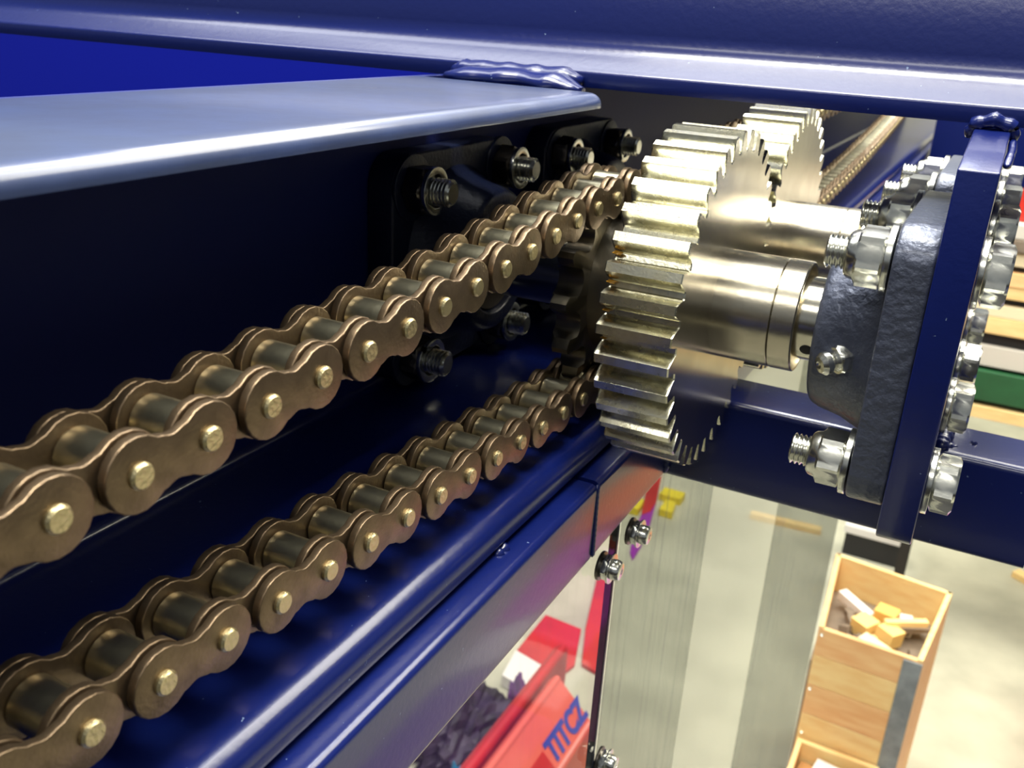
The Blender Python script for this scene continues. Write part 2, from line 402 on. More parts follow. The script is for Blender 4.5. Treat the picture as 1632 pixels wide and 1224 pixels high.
for c, lab in ((S1, 'bright bearing collar with a dark set screw hole, right of the front gear hub'), (S2, 'bearing collar on the rear shaft by the right bearing')):
    r = empty('lock_collar', (0, c[0], c[1]), lab, 'collar', 'bearing collars')
    MB().lathe([(-61.4, 15.1), (-61.4, 16.6), (-60.9, 17.1), (-46.5, 17.1), (-46.4, 15.1)], 64).obj('collar_body', M['shaft'], r, False)
    b = MB().lathe([(-.6, 2.6), (.16, 2.6), (.30, 2.3), (.30, .2)], 24)
    s_ = b.obj('set_screw', M['hole'], r, False)
    a = math.radians(212); s_.rotation_mode = 'QUATERNION'
    dv = Vector((0, math.cos(a), math.sin(a))); s_.rotation_quaternion = Vector((1, 0, 0)).rotation_difference(dv)
    s_.location = Vector((-54.6, 17.0*math.cos(a), 17.0*math.sin(a)))*S
# amber grease left at the tooth ends
for ad, rr_, sz in ((151.0, 65.6, 1.0), (160.6, 65.2, 1.0), (170.1, 65.2, .8), (179.8, 65.2, 0.6)):
    a = math.radians(ad+3.4); bm = bmesh.new(); bmesh.ops.create_icosphere(bm, subdivisions=3, radius=1)
    for v in bm.verts:
        v.co = Vector((v.co.x*sz*1.9+0.5*math.sin(v.co.z*5), v.co.y*sz, v.co.z*sz*0.8))*S
    me = bpy.data.meshes.new('grease_spot'); bm.to_mesh(me); bm.free(); me.materials.append(M['grease'])
    for p in me.polygons: p.use_smooth = True
    o = bpy.data.objects.new('grease_spot', me); C.objects.link(o); o.parent = g1
    o.location = Vector((XL+1.6, rr_*math.cos(a), rr_*math.sin(a)))*S; o['label'] = 'amber grease spot'

# ================================================================== SPROCKETS
XC = -149.3; PITCH = 19.05
def make_sprocket(c, label, ph):
    N = 14; Rp = PITCH/2/math.sin(math.pi/N); rr = 6.1
    r = empty('chain_sprocket', (XC, c[0], c[1]), label, 'sprocket')
    out = []
    for i in range(N):
        t0 = ph+2*math.pi*i/N   # seat centre
        cx, cy = Rp*math.cos(t0), Rp*math.sin(t0)
        for k in range(9):
            a = t0+math.pi+math.radians(-62+124*k/8); out.append((cx+rr*math.cos(a), cy+rr*math.sin(a)))
        for rad, fr in ((Rp+1.2, .31), (Rp+3.6, .385), (Rp+4.8, .44), (Rp+4.8, .56), (Rp+3.6, .615), (Rp+1.2, .69)):
            a = t0+2*math.pi/N*fr; out.append((rad*math.cos(a), rad*math.sin(a)))
    # seats run with decreasing angle order fixed by sorting
    out = []
    for i in range(N):
        t0 = ph+2*math.pi*i/N; cx, cy = Rp*math.cos(t0), Rp*math.sin(t0)
        for k in range(9):
            a = t0+math.pi-math.radians(-62+124*k/8)*-1*-1; out.append((cx+rr*math.cos(a), cy+rr*math.sin(a)))
        for rad, fr in ((Rp+1.2, .31), (Rp+3.6, .385), (Rp+4.8, .44), (Rp+4.8, .56), (Rp+3.6, .615), (Rp+1.2, .69)):
            a = t0+2*math.pi/N*fr; out.append((rad*math.cos(a), rad*math.sin(a)))
    n = len(out)
    b = MB(); rings = []
    inner = [(p[0]/math.hypot(*p)*16, p[1]/math.hypot(*p)*16) for p in out]
    ch = [(p[0]*min(1, 41.0/math.hypot(*p)), p[1]*min(1, 41.0/math.hypot(*p))) for p in out]
    for x, P in ((-5.7, inner), (-5.7, ch), (-3.6, out), (3.6, out), (5.7, ch), (5.7, inner)): rings += [(x, p[0], p[1]) for p in P]
    b.add(rings, [(j*n+k, j*n+(k+1) % n, (j+1)*n+(k+1) % n, (j+1)*n+k) for j in range(5) for k in range(n)])
    b.obj('toothed_disc', M['sprocket'], r, False, smooth=30)
    MB().lathe([(5.0, 31), (25.2, 31), (25.6, 30.6), (25.6, 15.1)], 56).obj('hub', M['sprocket'], r, False)
    return r

# ================================================================== CHAINS
def walk(path, start, count, pitch=PITCH):
    """path: dense polyline; pins spaced by chord"""
    pts = [start]; i = 0
    # find nearest index
    i = min(range(len(path)), key=lambda k: (path[k]-start).length)
    for _ in range(count):
        j = i
        while j < len(path)-1 and (path[j]-pts[-1]).length < pitch: j += 1
        if j >= len(path)-1: break
        a, b = path[j-1], path[j]
        da, db = (a-pts[-1]).length, (b-pts[-1]).length
        t = (pitch-da)/(db-da) if db != da else 0
        pts.append(a.lerp(b, t)); i = j
    return pts
def plate_poly(hh, waist):
    """figure-eight link plate, pins at 0 and PITCH on the first axis"""
    out = []
    for k in range(15): 
        a = math.radians(48+264*k/14); out.append((hh*math.cos(a), hh*math.sin(a)))
    xa = hh*math.cos(math.radians(48)); za = hh*math.sin(math.radians(48))
    low = []
    for k in range(1, 8):
        t = k/8; x = xa+(PITCH-2*xa)*t; z = -(za-(za-waist)*(0.5-0.5*math.cos(2*math.pi*t)))
        low.append((x, z))
    out += low
    for k in range(15):
        a = math.radians(-132+264*k/14); out.append((PITCH+hh*math.cos(a), hh*math.sin(a)))
    out += [(p[0], -p[1]) for p in low[::-1]]
    return out
def link_src(name, hh, waist, x0, x1, m):
    return MB().prism(plate_poly(hh, waist), x0, x1, 'x').mesh(name, m, False, smooth=30, bevel=0.35)
ME = {}
ME['outer'] = link_src('outer_link_plate', 8.3, 5.2, -1.2, 1.2, M['plate'])
ME['inner'] = link_src('inner_link_plate', 8.7, 5.6, -1.2, 1.2, M['plate'])
ME['roller'] = MB().lathe([(-6.2, 3.2), (-6.2, 5.6), (-5.9, 5.95), (5.9, 5.95), (6.2, 5.6), (6.2, 3.2)], 36).mesh('roller', M['roller'], False)
ME['pin'] = MB().lathe([(-13.2, 2.3), (-12.7, 2.95), (12.5, 2.95), (13.1, 2.4)], 28).mesh('chain_pin', M['pin'], False)
def make_chain(pins, odd_outer, label):
    r = empty('roller_chain', (XC, pins[0][0], pins[0][1]), label, 'chain')
    y0, z0 = pins[0]
    def put(name, key, x, p, a=0, sy=1):
        o = bpy.data.objects.new(name, ME[key]); C.objects.link(o); o.parent = r
        o.location = Vector((x, p[0]-y0, p[1]-z0))*S; o.rotation_euler = (a, 0, 0)
        if sy != 1: o.scale = (1, sy, 1)
        return o
    for i, p in enumerate(pins):
        put('chain_pin', 'pin', 0, p); put('roller', 'roller', 0, p, random.random()*6)
        if i+1 < len(pins):
            q = pins[i+1]; d = Vector((q[0]-p[0], q[1]-p[1])); a = math.atan2(d[1], d[0]); s = d.length/PITCH
            outer = (i % 2 == 1) == odd_outer
            for sg in (-1, 1):
                put('outer_link_plate' if outer else 'inner_link_plate', 'outer' if outer else 'inner', sg*(10.6 if outer else 7.6), p, a, s)
    return r
# front chain: measured pins of both strands, wrapped round the sprocket
def up_z(y):    # upper strand hangs slightly
    t = (y-96)/(325-96); return -89.3+5.5*t+12.4*t*t
def lo_z(y):
    t = (y-97)/(306-97); return -138.6-9.0*t-2.4*t*t
path = [Vector((y, up_z(y))) for y in range(-40, 331)]
Rp = PITCH/2/math.sin(math.pi/14)
# tangent on to sprocket
ex = Vector((330, up_z(330)))
a = math.radians(98)
tp = Vector((S1[0]+Rp*math.cos(a), S1[1]+Rp*math.sin(a)))
path += [ex.lerp(tp, k/20) for k in range(1, 21)]
path += [Vector((S1[0]+Rp*math.cos(math.radians(98-1*k)), S1[1]+Rp*math.sin(math.radians(98-1*k)))) for k in range(1, 193)]
lp = path[-1]
le = Vector((306, lo_z(306)))
path += [lp.lerp(le, k/30) for k in range(1, 31)]
upp = walk(path, Vector((95.9, up_z(95.9))), 12)
back = []
p_ = upp[0]
for k in range(7):
    y = p_[0]-PITCH*0.999; p_ = Vector((y, up_z(y))); back.append(p_)
upp = back[::-1]+upp
def between(a, b, n):
    ia = min(range(len(path)), key=lambda k: (path[k]-a).length); ib = min(range(len(path)), key=lambda k: (path[k]-b).length)
    seg = [a]+path[ia+1:ib]+[b]; L = [0]
    for i in range(1, len(seg)): L.append(L[-1]+(seg[i]-seg[i-1]).length)
    out = []; j = 0
    for k in range(1, n):
        t = L[-1]*k/n
        while L[j+1] < t: j += 1
        out.append(seg[j].lerp(seg[j+1], (t-L[j])/(L[j+1]-L[j])))
    return out
l11 = Vector((306.0, lo_z(306)))
mid = between(upp[-1], l11, 14)
low = [l11]
for k in range(17):
    y = low[-1][0]-PITCH*0.998; low.append(Vector((y, lo_z(y))))
pins = upp+mid+low
# index of the pin at Y=95.9 is 7; outer links start at the following pin (8, 10, ...)
make_chain([tuple(p) for p in pins], False, 'bronze roller chain in the foreground running over the front sprocket in two strands')
# phase sprocket to a wrapped pin
wp = mid[6]; ph1 = math.atan2(wp[1]-S1[1], wp[0]-S1[0])
make_sprocket(S1, 'dark oily sprocket beside the front gear, engaged in the foreground chain', ph1)
# rear chain
def rz2(y): t = (y-540)/(1403-540); return -152.6+8*t+46*t*t*0.85
p2 = []
y = 2300.0
n_low = [(yy, rz2(yy)) for yy in [540+PITCH*k*0.995 for k in range(0, 52)]]
n_top = [(yy, -67.2+0.025*(yy-527)) for yy in [532+PITCH*k*0.995 for k in range(0, 34)]]
wrap = []
nw = 7
for k in range(1, nw+1):
    aa = math.radians(90+180*k/(nw+1)-2); wrap.append((S2[0]+Rp*math.cos(aa), S2[1]+Rp*math.sin(aa)))
p2 = n_top[::-1]+wrap+n_low
make_chain(p2, True, 'bright roller chain in the background running away behind the rear gear')
make_sprocket(S2, 'sprocket on the rear shaft, hidden behind the gears', math.atan2(wrap[3][1]-S2[1], wrap[3][0]-S2[0]))

# ================================================================== CLEAR PANELS AND THEIR SCREWS
def clear_mat(name, tint, haze=.35, base=.04, ior=1.28, shine=.35):
    m = bpy.data.materials.new(name); m.use_nodes = True; nt = m.node_tree; nt.nodes.clear()
    out = nt.nodes.new('ShaderNodeOutputMaterial'); mix = nt.nodes.new('ShaderNodeMixShader'); mix2 = nt.nodes.new('ShaderNodeMixShader')
    tr = nt.nodes.new('ShaderNodeBsdfTransparent'); tr.inputs[0].default_value = (*tint, 1)
    gl = nt.nodes.new('ShaderNodeBsdfGlossy'); gl.inputs['Roughness'].default_value = 0.03
    fr = nt.nodes.new('ShaderNodeFresnel'); fr.inputs[0].default_value = ior
    df = nt.nodes.new('ShaderNodeBsdfDiffuse'); df.inputs[0].default_value = (0.8, 0.8, 0.8, 1)
    tc = nt.nodes.new('ShaderNodeTexCoord'); mp = nt.nodes.new('ShaderNodeMapping'); mp.inputs['Scale'].default_value = (1, 60, 3)
    ns = nt.nodes.new('ShaderNodeTexNoise'); ns.inputs['Scale'].default_value = 2.0; ns.inputs['Detail'].default_value = 6
    rp = nt.nodes.new('ShaderNodeValToRGB'); rp.color_ramp.elements[0].position = .52; rp.color_ramp.elements[1].position = .8
    rp.color_ramp.elements[0].color = (base, base, base, 1); rp.color_ramp.elements[1].color = (haze, haze, haze, 1)
    L = nt.links.new
    L(tc.outputs['Object'], mp.inputs[0]); L(mp.outputs[0], ns.inputs['Vector']); L(ns.outputs[0], rp.inputs[0])
    geo = nt.nodes.new('ShaderNodeNewGeometry'); mth = nt.nodes.new('ShaderNodeMath'); mth.operation = 'SUBTRACT'; mth.inputs[0].default_value = 1.0; mth2 = nt.nodes.new('ShaderNodeMath'); mth2.operation = 'MULTIPLY'; mth2.inputs[1].default_value = shine
    L(geo.outputs['Backfacing'], mth.inputs[1]); m3 = nt.nodes.new('ShaderNodeMath'); m3.operation = 'MULTIPLY'
    L(mth.outputs[0], m3.inputs[0]); L(fr.outputs[0], m3.inputs[1])
    L(m3.outputs[0], mth2.inputs[0]); L(mth2.outputs[0], mix.inputs[0]); L(tr.outputs[0], mix.inputs[1]); L(gl.outputs[0], mix.inputs[2])
    L(rp.outputs[0], mix2.inputs[0]); L(mix.outputs[0], mix2.inputs[1]); L(df.outputs[0], mix2.inputs[2]); L(mix2.outputs[0], out.inputs[0])
    return m
CL = clear_mat('scratched_polycarbonate', (0.97, 0.97, 0.97), .12, .02, 1.2, .10)
GF = clear_mat('grey_tint', (0.66, 0.67, 0.66), .22, .03, 1.02, .02)  # grey tint darkens the sheet beside the painted reflection stripe
CL2 = clear_mat('clear_polycarbonate', (0.80, 0.79, 0.79), .05, .0, 1.25, .5)
o = MB().box(-130.5, -126.5, -150, 377.2, -1500, -221.3).obj('guard_panel', CL2, smooth=0); tag(o, 'clear plastic guard panel under the near tube, red things seen through it', 'panel')
g2 = empty('guard_panel', (-128, 380, -221), 'long scratched plastic guard panel with a painted pale reflection strip between grey tinted bands', 'panel')
MB().box(-2.5, 1.5, 0.0, 1195, -1900, -0.3).obj('clear_sheet', CL, g2, False, smooth=0)

def reflection_mat():  # milky colour stands in for a bright reflection in the panel
    m = bpy.data.materials.new('painted_reflection'); m.use_nodes = True; nt = m.node_tree; nt.nodes.clear()
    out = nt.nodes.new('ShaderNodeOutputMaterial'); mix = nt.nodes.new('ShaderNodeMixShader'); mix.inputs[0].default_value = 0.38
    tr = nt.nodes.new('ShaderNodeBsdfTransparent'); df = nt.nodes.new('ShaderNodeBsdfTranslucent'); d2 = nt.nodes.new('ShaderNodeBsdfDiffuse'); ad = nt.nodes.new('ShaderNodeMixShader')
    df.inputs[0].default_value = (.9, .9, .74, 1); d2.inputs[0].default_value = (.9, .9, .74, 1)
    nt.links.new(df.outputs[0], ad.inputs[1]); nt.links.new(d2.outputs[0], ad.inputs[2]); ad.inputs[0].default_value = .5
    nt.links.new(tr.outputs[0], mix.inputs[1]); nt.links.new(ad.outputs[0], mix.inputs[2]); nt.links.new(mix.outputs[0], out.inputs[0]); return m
M['reflT'] = reflection_mat()
seam = MB().box(-130.2, -126.2, 377.5, 379.3, -1900, -221.3).obj('seam_strip', M['blue_dark'], smooth=0); tag(seam, 'thin dark vertical strip closing the seam between the two clear panels', 'strip')
def make_screw(y, z, label):
    r = empty('panel_screw', (-126.4, y, z), label, 'screw', 'screws on the clear panels')
    MB().lathe([(0, 7.0), (1.4, 7.0)], 32).obj('washer', M['dark_steel'], r, False, bevel=.2)
    nut_mesh(MB(), 1.5, 5.0, 10.5).obj('nut', M['zinc'], r, False)
    MB().lathe([(5.2, 7.2), (6.2, 7.2)], 32).obj('washer', M['zinc'], r, False, bevel=.2)
    MB().lathe([(6.3, 4.9), (9.4, 4.9), (10.4, 4.2), (10.8, 3.0), (10.8, 1.4), (9.4, 1.2), (9.4, .2)], 32).obj('screw_head', M['zinc'], r, False)
    return r
make_screw(357, -236, 'lower left pan head screw on the near clear panel, over red')
make_screw(395, -236.5, 'upper right pan head screw on the far clear panel, beside the purple patch')
make_screw(386, -374, 'small screw at the bottom of the frame by the dark seam')

# ================================================================== BACKGROUND
wood = mat('pine', (0.92, 0.60, 0.27), 0, 0.6, 0.1, 30, 0.5, 9, col2=(0.84, 0.46, 0.19), stretch=(1, 1, 6))
wood2 = mat('pale_pine', (0.96, 0.72, 0.32), 0, 0.6, 0.1, 30, 0.4, 12, col2=(0.90, 0.60, 0.24), stretch=(1, 4, 4))
wood3 = mat('grey_scrap_wood', (0.26, 0.20, 0.14), 0, 0.7, 0.1, 30, 0.4, 12)
tin = mat('galvanised_strip', (0.30, 0.34, 0.36), 0.3, 0.5, 0.1, 60, 0.3, 25)
# tall crate: walls from measured rim corners
BL, BR, FR_, FL = (-203, 2735), (132, 2692), (88, 2302), (-178, 2312)
cr = empty('wooden_crate', None, 'tall open pine crate of wood offcuts on the concrete floor', 'crate')
def wall(p, q, z0, z1, t, name, m):
    d = Vector((q[0]-p[0], q[1]-p[1])); nrm = Vector((-d[1], d[0])).normalized()*t
    poly = [p, q, (q[0]+nrm[0], q[1]+nrm[1]), (p[0]+nrm[0], p[1]+nrm[1])]
    return MB().prism(poly, z0, z1, 'z').obj(name, m, cr, smooth=0, bevel=1.5)
ZT = -1500
for k, (za, zb) in enumerate(((-1500, -1592), (-1594, -1690), (-1692, -1790), (-1792, -1890), (-1892, -1990), (-1992, -2090), (-2092, -2199))):
    wall(FL, FR_, zb, za-6 if k == 0 else za, 14, 'front_plank', wood if k % 2 == 0 else wood2)
wall(FR_, BR, -2199, ZT, 14, 'side_board', wood2)
wall(BR, BL, -2199, ZT, 14, 'back_board', wood2)
wall(BL, FL, -2199, ZT, 14, 'side_board', wood)
MB().prism([(FR_[0]-46, FR_[1]-4), (FR_[0]+1, FR_[1]-4.5), (FR_[0]+1, FR_[1]-.5), (FR_[0]-46, FR_[1]-.2)], -2195, -1512, 'z').obj('corner_strip', tin, cr, smooth=0)
MB().prism([(-185, 2325), (85, 2318), (115, 2680), (-190, 2715)], -2199, -1622, 'z').obj('crate_filling', wood3, cr, smooth=0)
for x, y, z in ((-166, 2307, -1520), (-168, 2307, -1700), (-166, 2307, -1850)):
    MB().add([(x+5*math.cos(a_)*1.0, y-2*(k_ % 2 == 0), z+5*math.sin(a_)) for k_, a_ in [(k, k*math.pi/4) for k in range(8)]], [tuple(range(8))]).obj('screw_head', M['zinc'], cr, smooth=0)
def block(name, c, size, rot, m, label, cat='offcut', group='wood offcuts in the crate'):
    o = MB().box(-size[0]/2, size[0]/2, -size[1]/2, size[1]/2, -size[2]/2, size[2]/2).obj(name, m, None, False, smooth=0, bevel=1.2)
    o.location = W(*c); o.rotation_euler = [math.radians(v) for v in rot]; tag(o, label, cat, group); return o
wy = mat('yellow_block', (0.85, 0.50, 0.12), 0, 0.6); wl = mat('light_batten', (0.88, 0.76, 0.48), 0, 0.6)
yb = mat('sunny_block', (0.88, 0.62, 0.22), 0, 0.6)
block('wood_offcut', (-112, 2600, -1580), (120, 30, 26), (0, 4, -38), M['white'], 'white painted batten at the back left of the tall crate')
block('wood_offcut', (-25, 2592, -1586), (60, 54, 55), (0, 0, -12), wy, 'deep yellow wooden cube nearest the back board of the crate')
block('wood_offcut', (-72, 2510, -1584), (58, 54, 50), (6, 0, -35), yb, 'yellow wooden cube left of the middle of the crate')
block('wood_offcut', (-5, 2500, -1584), (56, 56, 50), (-5, 4, -32), yb, 'yellow wooden cube right of the middle of the crate')
block('wood_offcut', (0, 2400, -1584), (160, 42, 28), (0, 6, -24), wl, 'long pale batten lying along the front of the crate')
block('wood_offcut', (30, 2545, -1555), (120, 20, 18), (0, -4, 26), wood2, 'thin pinkish batten leaning across the right of the crate')
block('wood_offcut', (48, 2580, -1590), (90, 50, 10), (-18, 0, 35), wood3, 'wide grey board scrap at the right of the crate')
block('wood_offcut', (70, 2460, -1604), (34, 36, 32), (0, 6, 12), wood3, 'short brown block by the right wall of the crate, in front of the grey scrap')
block('wood_offcut', (30, 2600, -1598), (36, 50, 46), (0, 0, 8), M['white'], 'small greyish block right of the deep yellow cube')
for k in range(16):
    block('wood_chip', (random.uniform(-135, -50) if k < 12 else random.uniform(-40, 50), random.uniform(2370, 2600), -1603+random.uniform(0, 6)), (random.uniform(22, 55), random.uniform(18, 32), random.uniform(16, 28)), (random.uniform(-20, 20), random.uniform(-20, 20), random.uniform(0, 180)),
          random.choice([wood3, wood3, wood, mat('dark_scrap', (0.12, 0.08, 0.05), 0, .8)]), 'small rough scrap among the pile in the tall crate', 'offcut', 'small scraps in the crate')
# low crate in front
lc = empty('low_crate', None, 'lower pine box in front of the tall crate at the bottom of the frame', 'crate')
def lbox(x0, x1, y0, y1, z0, z1, n_, m): MB().box(x0, x1, y0, y1, z0, z1).obj(n_, m, lc, smooth=0, bevel=1.5)
lbox(-172, 50, 2284, 2298, -2199, -1868, 'back_board', wood2); lbox(-172, -158, 2080, 2284, -2199, -1868, 'side_board', wood)
lbox(36, 50, 2080, 2284, -2199, -1868, 'side_board', wood); lbox(-158, 36, 2080, 2094, -2199, -1868, 'front_board', wood2)
lbox(-157, 35, 2095, 2283, -2199, -2000, 'crate_filling', wood3)
block('white_block', (-65, 2230, -1945), (95, 70, 108), (0, 0, -8), M['white'], 'white block standing in the low pine box', 'block', None)
block('brown_block', (-130, 2245, -1960), (45, 50, 78), (0, 0, -8), mat('brown_card', (0.45, 0.22, 0.07), 0, .7), 'brown block beside the white block in the low pine box', 'block', None)
# sticks on the floor
block('wood_stick', (-560, 4130, Z0+15), (330, 40, 28), (0, 0, 5), wood2, 'pale stick lying on the grey floor behind the clear panel', 'stick', None)
block('wood_stick', (500, 4200, Z0+15), (180, 50, 28), (0, 0, -35), wood2, 'pale stick lying on the floor at the right edge', 'stick', None)
# black and white trolley foot behind the crate
tr = empty('equipment_base', None, 'black and white equipment base behind the tall crate, under the blue plate', 'equipment')
MB().box(-280, -40, 4020, 4080, Z0, Z0+110).obj('black_skirt', mat('black_plastic', (0.01, 0.01, 0.012), 0, .5), tr, smooth=0)
MB().box(-290, -30, 4010, 4090, Z0+111, Z0+150).obj('white_top', M['white'], tr, smooth=0, bevel=4)
MB().box(-270, -120, 4082, 4100, Z0+151, Z0+260).obj('black_panel', mat('black_panel', (0.02, 0.02, 0.022), 0, .5), tr, smooth=0)
# lumber rack to the right
gy = mat('green_steel', (0.02, 0.12, 0.04), 0, .5, 0, 1, .4, 6); wh = mat('pale_beam', (0.66, 0.62, 0.52), 0, .6)
ys = 3500
def plank(x0, x1, y0, y1, z0, z1, m, lab, cat='board', grp='stacked boards on the right'):
    o = MB().box(x0, x1, y0, y1, z0, z1).obj('lumber_board' if cat == 'board' else cat, m, None, True, smooth=0, bevel=2); tag(o, lab, cat, grp)
lum = [(-1058, -985, wh, 'pale steel beam lying between the lumber stack and the green beam', 'beam'),
       (-1180, -1072, gy, 'dark green steel beam under the lumber stack', 'beam'),
       (-1245, -1200, wood2, 'bottom board of the lumber stack resting below the green beam', 'board'),
       (-940, -882, wood2, 'lowest bright board above the dark gap in the stack', 'board'),
       (-880, -838, wl, 'pale narrow board second above the dark gap', 'board'),
       (-812, -770, wood2, 'yellow board in the middle of the lumber stack', 'board'),
       (-768, -722, wood, 'orange board in the upper middle of the stack', 'board'),
       (-700, -655, wl, 'pale board near the top of the stack', 'board'),
       (-650, -610, wood3, 'brown weathered board near the top of the stack', 'board'),
       (-607, -560, wh, 'greyish top board of the stack', 'board')]
for k, (z0, z1, m, lab, cat) in enumerate(lum):
    plank(-60, 1500, ys+random.uniform(0, 30), ys+420, z0, z1, m, lab, cat, 'stacked boards on the right' if cat == 'board' else 'steel beams under the boards')
rk = empty('lumber_rack', None, 'dark rack with bearers holding the lumber stack on the right', 'rack')
dk = mat('rack_black', (0.012, 0.011, 0.010), 0, .6)
MB().box(-40, 1450, ys+40, ys+400, -984, -941).obj('bearer', dk, rk, smooth=0)
MB().box(-40, 1450, ys+40, ys+400, -837, -813).obj('bearer', dk, rk, smooth=0)
MB().box(-40, 1450, ys+40, ys+400, -721, -701).obj('bearer', dk, rk, smooth=0)
MB().box(-40, 1450, ys+40, ys+400, -1199, -1181).obj('bearer', dk, rk, smooth=0)
MB().box(-45, -5, ys+60, ys+100, Z0, -1246).obj('rack_post', dk, rk, smooth=0); MB().box(1400, 1440, ys+60, ys+100, Z0, -1246).obj('rack_post', dk, rk, smooth=0)
red = mat('red_plastic', (0.55, 0.025, 0.015), 0, .4)
o = MB().box(40, 230, ys+60, ys+380, -559, -440).obj('red_toolbox', red, None, True, smooth=0, bevel=12); tag(o, 'red toolbox on top of the lumber stack at the right edge', 'toolbox')
org = mat('orange_paint', (0.62, 0.12, 0.02), 0, .4)
def cover(name, x0, x1, y0, y1, zt, m, lab):
    b = MB(); n = 6
    b.box(x0, x1, y0, y1, Z0, zt)
    o = b.obj(name, m, None, True, smooth=0, bevel=18); tag(o, lab, 'cabinet')
cover('mirrored_cabinet', 535, 1050, 2780, 3400, -1700, org, 'orange red tool cabinet whose edge shows in the bottom right corner')
vio = mat('mirrored_violet', (0.40, 0.05, 0.38), 0, .4)  # violet, grey and indigo cabinets: unseen, added to colour the tube's reflections
cover('mirrored_cabinet', 520, 900, 2125, 2700, -1700, vio, 'violet cabinet added unseen outside the right edge, mirrored as purple in the lower tube')
cover('mirrored_cabinet', 480, 900, 1860, 2100, -1700, mat('mirrored_grey', (0.6, 0.56, 0.6), 0, .5), 'grey cabinet added unseen outside the right edge, mirrored as a pale patch in the lower tube')
cover('mirrored_cabinet', 470, 900, 1165, 1830, -1700, mat('mirrored_indigo', (0.13, 0.05, 0.28), 0, .4), 'dark indigo cabinet added unseen outside the right edge for its reflection, nearest the camera')

pf = empty('bounce_blocker', (500, -300, Z0), 'unseen dark platform added below the frame to block light bouncing off the floor', 'platform')  # added out of view to cut floor bounce and darken metal reflections
MB().box(-560, 900, -1200, 1150, 690, 720).obj('blocker_deck', mat('bounce_blocker_dark', (0.02, 0.02, 0.022), 0.3, .6), pf, False, smooth=0)
for x_ in (-540, 860):
    for y_ in (-1180, 1110): MB().box(x_, x_+40, y_, y_+40, 0, 689).obj('blocker_leg', dk, pf, False, smooth=0)

# things behind the near clear panel: on the floor
salmon = mat('salmon_fabric', (0.80, 0.16, 0.10), 0, .55, .2, 8, .3, 3, col2=(0.66, 0.09, 0.07))
redf = mat('red_fabric', (0.62, 0.02, 0.02), 0, .5, .2, 8, .3, 3, col2=(0.42, 0.01, 0.015))
b = MB().prism([(-832, -1824), (-838, -1812), (-850, -1812), (-872, -1840), (-880, -2199), (-720, -2199), (-720, -1936)], 1500, 2120, 'y')
bag = b.obj('tote_bag', salmon, None, True, smooth=0, bevel=14); tag(bag, 'salmon red tote with blue lettering on its sloping side, seen through the near clear panel', 'bag')
b = MB().prism([(-884, -2199), (-884, -1835), (-900, -1822), (-930, -1850), (-965, -2199)], 1450, 2290, 'y')
o = b.obj('red_bag', redf, None, True, smooth=0, bevel=12); tag(o, 'darker red long bag leaning along the back of the salmon tote', 'bag')
blue_ink = mat('blue_ink', (0.03, 0.05, 0.33), 0, .5); red_ink = mat('red_ink', (0.75, 0.03, 0.03), 0, .5)
def text_on(body, origin, size, m, parent, name, shear=0.0, xs=1.0):
    cu = bpy.data.curves.new(name, 'FONT'); cu.body = body; cu.size = size*S; cu.extrude = 0.6*S; cu.shear = shear; cu.offset = 0.004; cu.space_character = 1.0
    t = bpy.data.objects.new(name, cu); C.objects.link(t)
    dg = bpy.context.evaluated_depsgraph_get(); me = bpy.data.meshes.new_from_object(t.evaluated_get(dg))
    C.objects.unlink(t); bpy.data.objects.remove(t)
    me.materials.clear(); me.materials.append(m)
    o = bpy.data.objects.new(name, me); C.objects.link(o); o.parent = parent
    ex = Vector((0, 1, 0)); ez = Vector((.7071, 0, .7071)); ey = ez.cross(ex)
    mm = Matrix((ex, ey, ez)).transposed().to_4x4(); mm.translation = W(*origin)
    o.matrix_local = mm @ Matrix.Diagonal((xs, 1, 1, 1)); return o
k = 0.9
text_on('TITCZ', (-741.5, 1890, -1912.5), 84, blue_ink, bag, 'logo_lettering', 0.15, 0.98)
# red dot inside the logo and the stripe beneath it
def strip(y0, y1, s0, s1, m, name):
    u = Vector((-.7071, 0, .7071)); nrm = Vector((.7071, 0, .7071)); P0 = Vector((-756.1, 0, -1900.0))
    vs = []
    for y in (y0, y1):
        for s_ in (s0, s1):
            for h in (0.1, 1.2):
                q = P0+u*s_+nrm*h; vs.append((q.x, y, q.z))
    MB().add(vs, [(0,1,3,2),(4,6,7,5),(0,4,5,1),(2,3,7,6),(0,2,6,4),(1,5,7,3)]).obj(name, m, bag, smooth=0)
strip(1850, 2110, -42, -34, mat('pink_line', (.85, .35, .3), 0, .5), 'stripe')
strip(1800, 1885, -40, 30, redf, 'red_badge')
def slab(name, pts, z0, z1, m, lab, cat, bv=3):
    o = MB().prism(pts, z0, z1, 'z').obj(name, m, None, True, smooth=0, bevel=bv); return tag(o, lab, cat)
slab('white_box', [(-1172, 2413), (-1195, 2562), (-980, 2511), (-993, 2372)], -2199, -2150, M['white'], 'long white box on the floor between the red mat and the dark cloths', 'box')
slab('red_mat', [(-1215, 2860), (-1058, 2850), (-992, 2640), (-1010, 2562), (-1210, 2600)], -2199, -2185, redf, 'flat red mat on the floor beyond the white box, behind the near clear panel', 'mat')
slab('red_tarpaulin', [(-1167, 3291), (-1160, 3400), (-965, 2860), (-905, 2640), (-972, 2656), (-1046, 2864)], -2199, -2180, mat('red_orange_sheet', (0.66, 0.04, 0.015), 0, .5, .1, 5, .4, 3, col2=(.45, .015, .02)), 'red orange tarpaulin strip on the floor next to the dark seam between the panels', 'tarpaulin', 4)
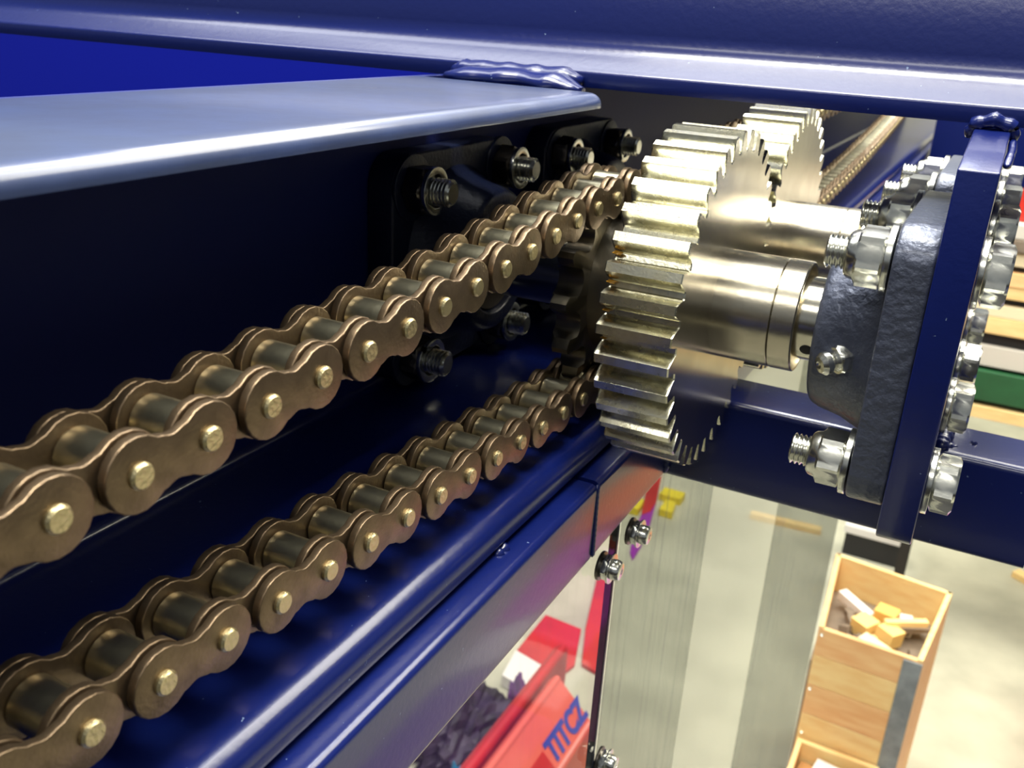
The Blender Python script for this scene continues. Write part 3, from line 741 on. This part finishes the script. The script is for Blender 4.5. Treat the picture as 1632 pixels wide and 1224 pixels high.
# crumpled dark cloths
def heap(name, c, size, m, lab, cat, seed):
    rnd = random.Random(seed); bm = bmesh.new(); bmesh.ops.create_icosphere(bm, subdivisions=4, radius=1)
    from mathutils import noise
    for v in bm.verts:
        n_ = noise.fractal(v.co*2.3+Vector((seed, 0, 0)), 0.6, 2.0, 5); v.co *= 1+0.45*n_
        v.co = Vector((v.co.x*size[0], v.co.y*size[1], max(0, v.co.z)*size[2]))*S
    me = bpy.data.meshes.new(name); bm.to_mesh(me); bm.free(); me.materials.append(m)
    o = bpy.data.objects.new(name, me); C.objects.link(o); o.location = W(*c); return tag(o, lab, cat)
heap('cloth_heap', (-1165, 2110, Z0+1), (105, 200, 120), mat('dark_purple_cloth', (0.05, 0.035, 0.07), 0, .6, .5, 30, .6, 14, col2=(.01, .01, .012)), 'dark crumpled cloth heap at the bottom, left of the red bags', 'cloth', 3)
heap('cloth_heap', (-1075, 2345, Z0+1), (36, 20, 110), mat('violet_cloth', (0.28, 0.07, 0.40), 0, .6, .5, 30, .4, 14), 'small violet cloth lying on the dark heap, below the white box', 'cloth', 5)
heap('cloth_heap', (-1040, 1880, Z0+1), (45, 40, 120), mat('cyan_cloth', (0.02, 0.30, 0.55), 0, .6, .3, 30), 'bright blue cloth at the bottom frame edge beside the red bag', 'cloth', 9)
# pennant and yellow blocks on the floor seen through the far panel
slab('red_cloth', [(-1250, 4351), (-1157, 3990), (-1148, 3884), (-1176, 3833), (-1245, 4087), (-1271, 4302)], Z0+1, Z0+9, redf, 'narrow red cloth on the floor seen between the yellow blocks', 'cloth', 1.5)
slab('purple_cloth', [(-1157, 3988), (-1110, 3769), (-1076, 3560), (-1068, 3430), (-1100, 3482), (-1149, 3642), (-1176, 3829), (-1149, 3880)], Z0+1, Z0+9, mat('purple_cloth', (0.30, 0.02, 0.38), 0, .5), 'pointed purple cloth on the floor behind the upper panel screw', 'cloth', 1.5)
yl = mat('yellow_paint', (0.85, 0.68, 0.03), 0, .5)
slab('yellow_block', [(-1160, 4110), (-1050, 4110), (-1050, 4030), (-1160, 4030)], Z0+1, Z0+40, yl, 'upper of two yellow blocks on the floor near the top of the clear panel', 'block')
slab('yellow_block', [(-1110, 3990), (-1060, 3990), (-1040, 3880), (-1110, 3880)], Z0+1, Z0+40, yl, 'lower yellow block on the floor near the top of the clear panel', 'block')
slab('yellow_block', [(-1260, 3930), (-1200, 3930), (-1190, 3820), (-1260, 3820)], Z0+1, Z0+40, yl, 'yellow block left of the red cloth, touching the blue tube corner in view', 'block')
# bright mirrored stripe, painted as a pale layer on the far clear sheet
MB().box(1.6, 1.9, 184, 477, -1899, -1).obj('painted_reflection_strip', M['reflT'], g2, False, smooth=0)
MB().box(1.6, 1.9, 1, 183.8, -1899, -1).obj('grey_tint_band', GF, g2, False, smooth=0)  # grey tint on both sides sets off the painted reflection
MB().box(1.6, 1.9, 477.2, 1194, -1899, -1).obj('grey_tint_band', GF, g2, False, smooth=0)
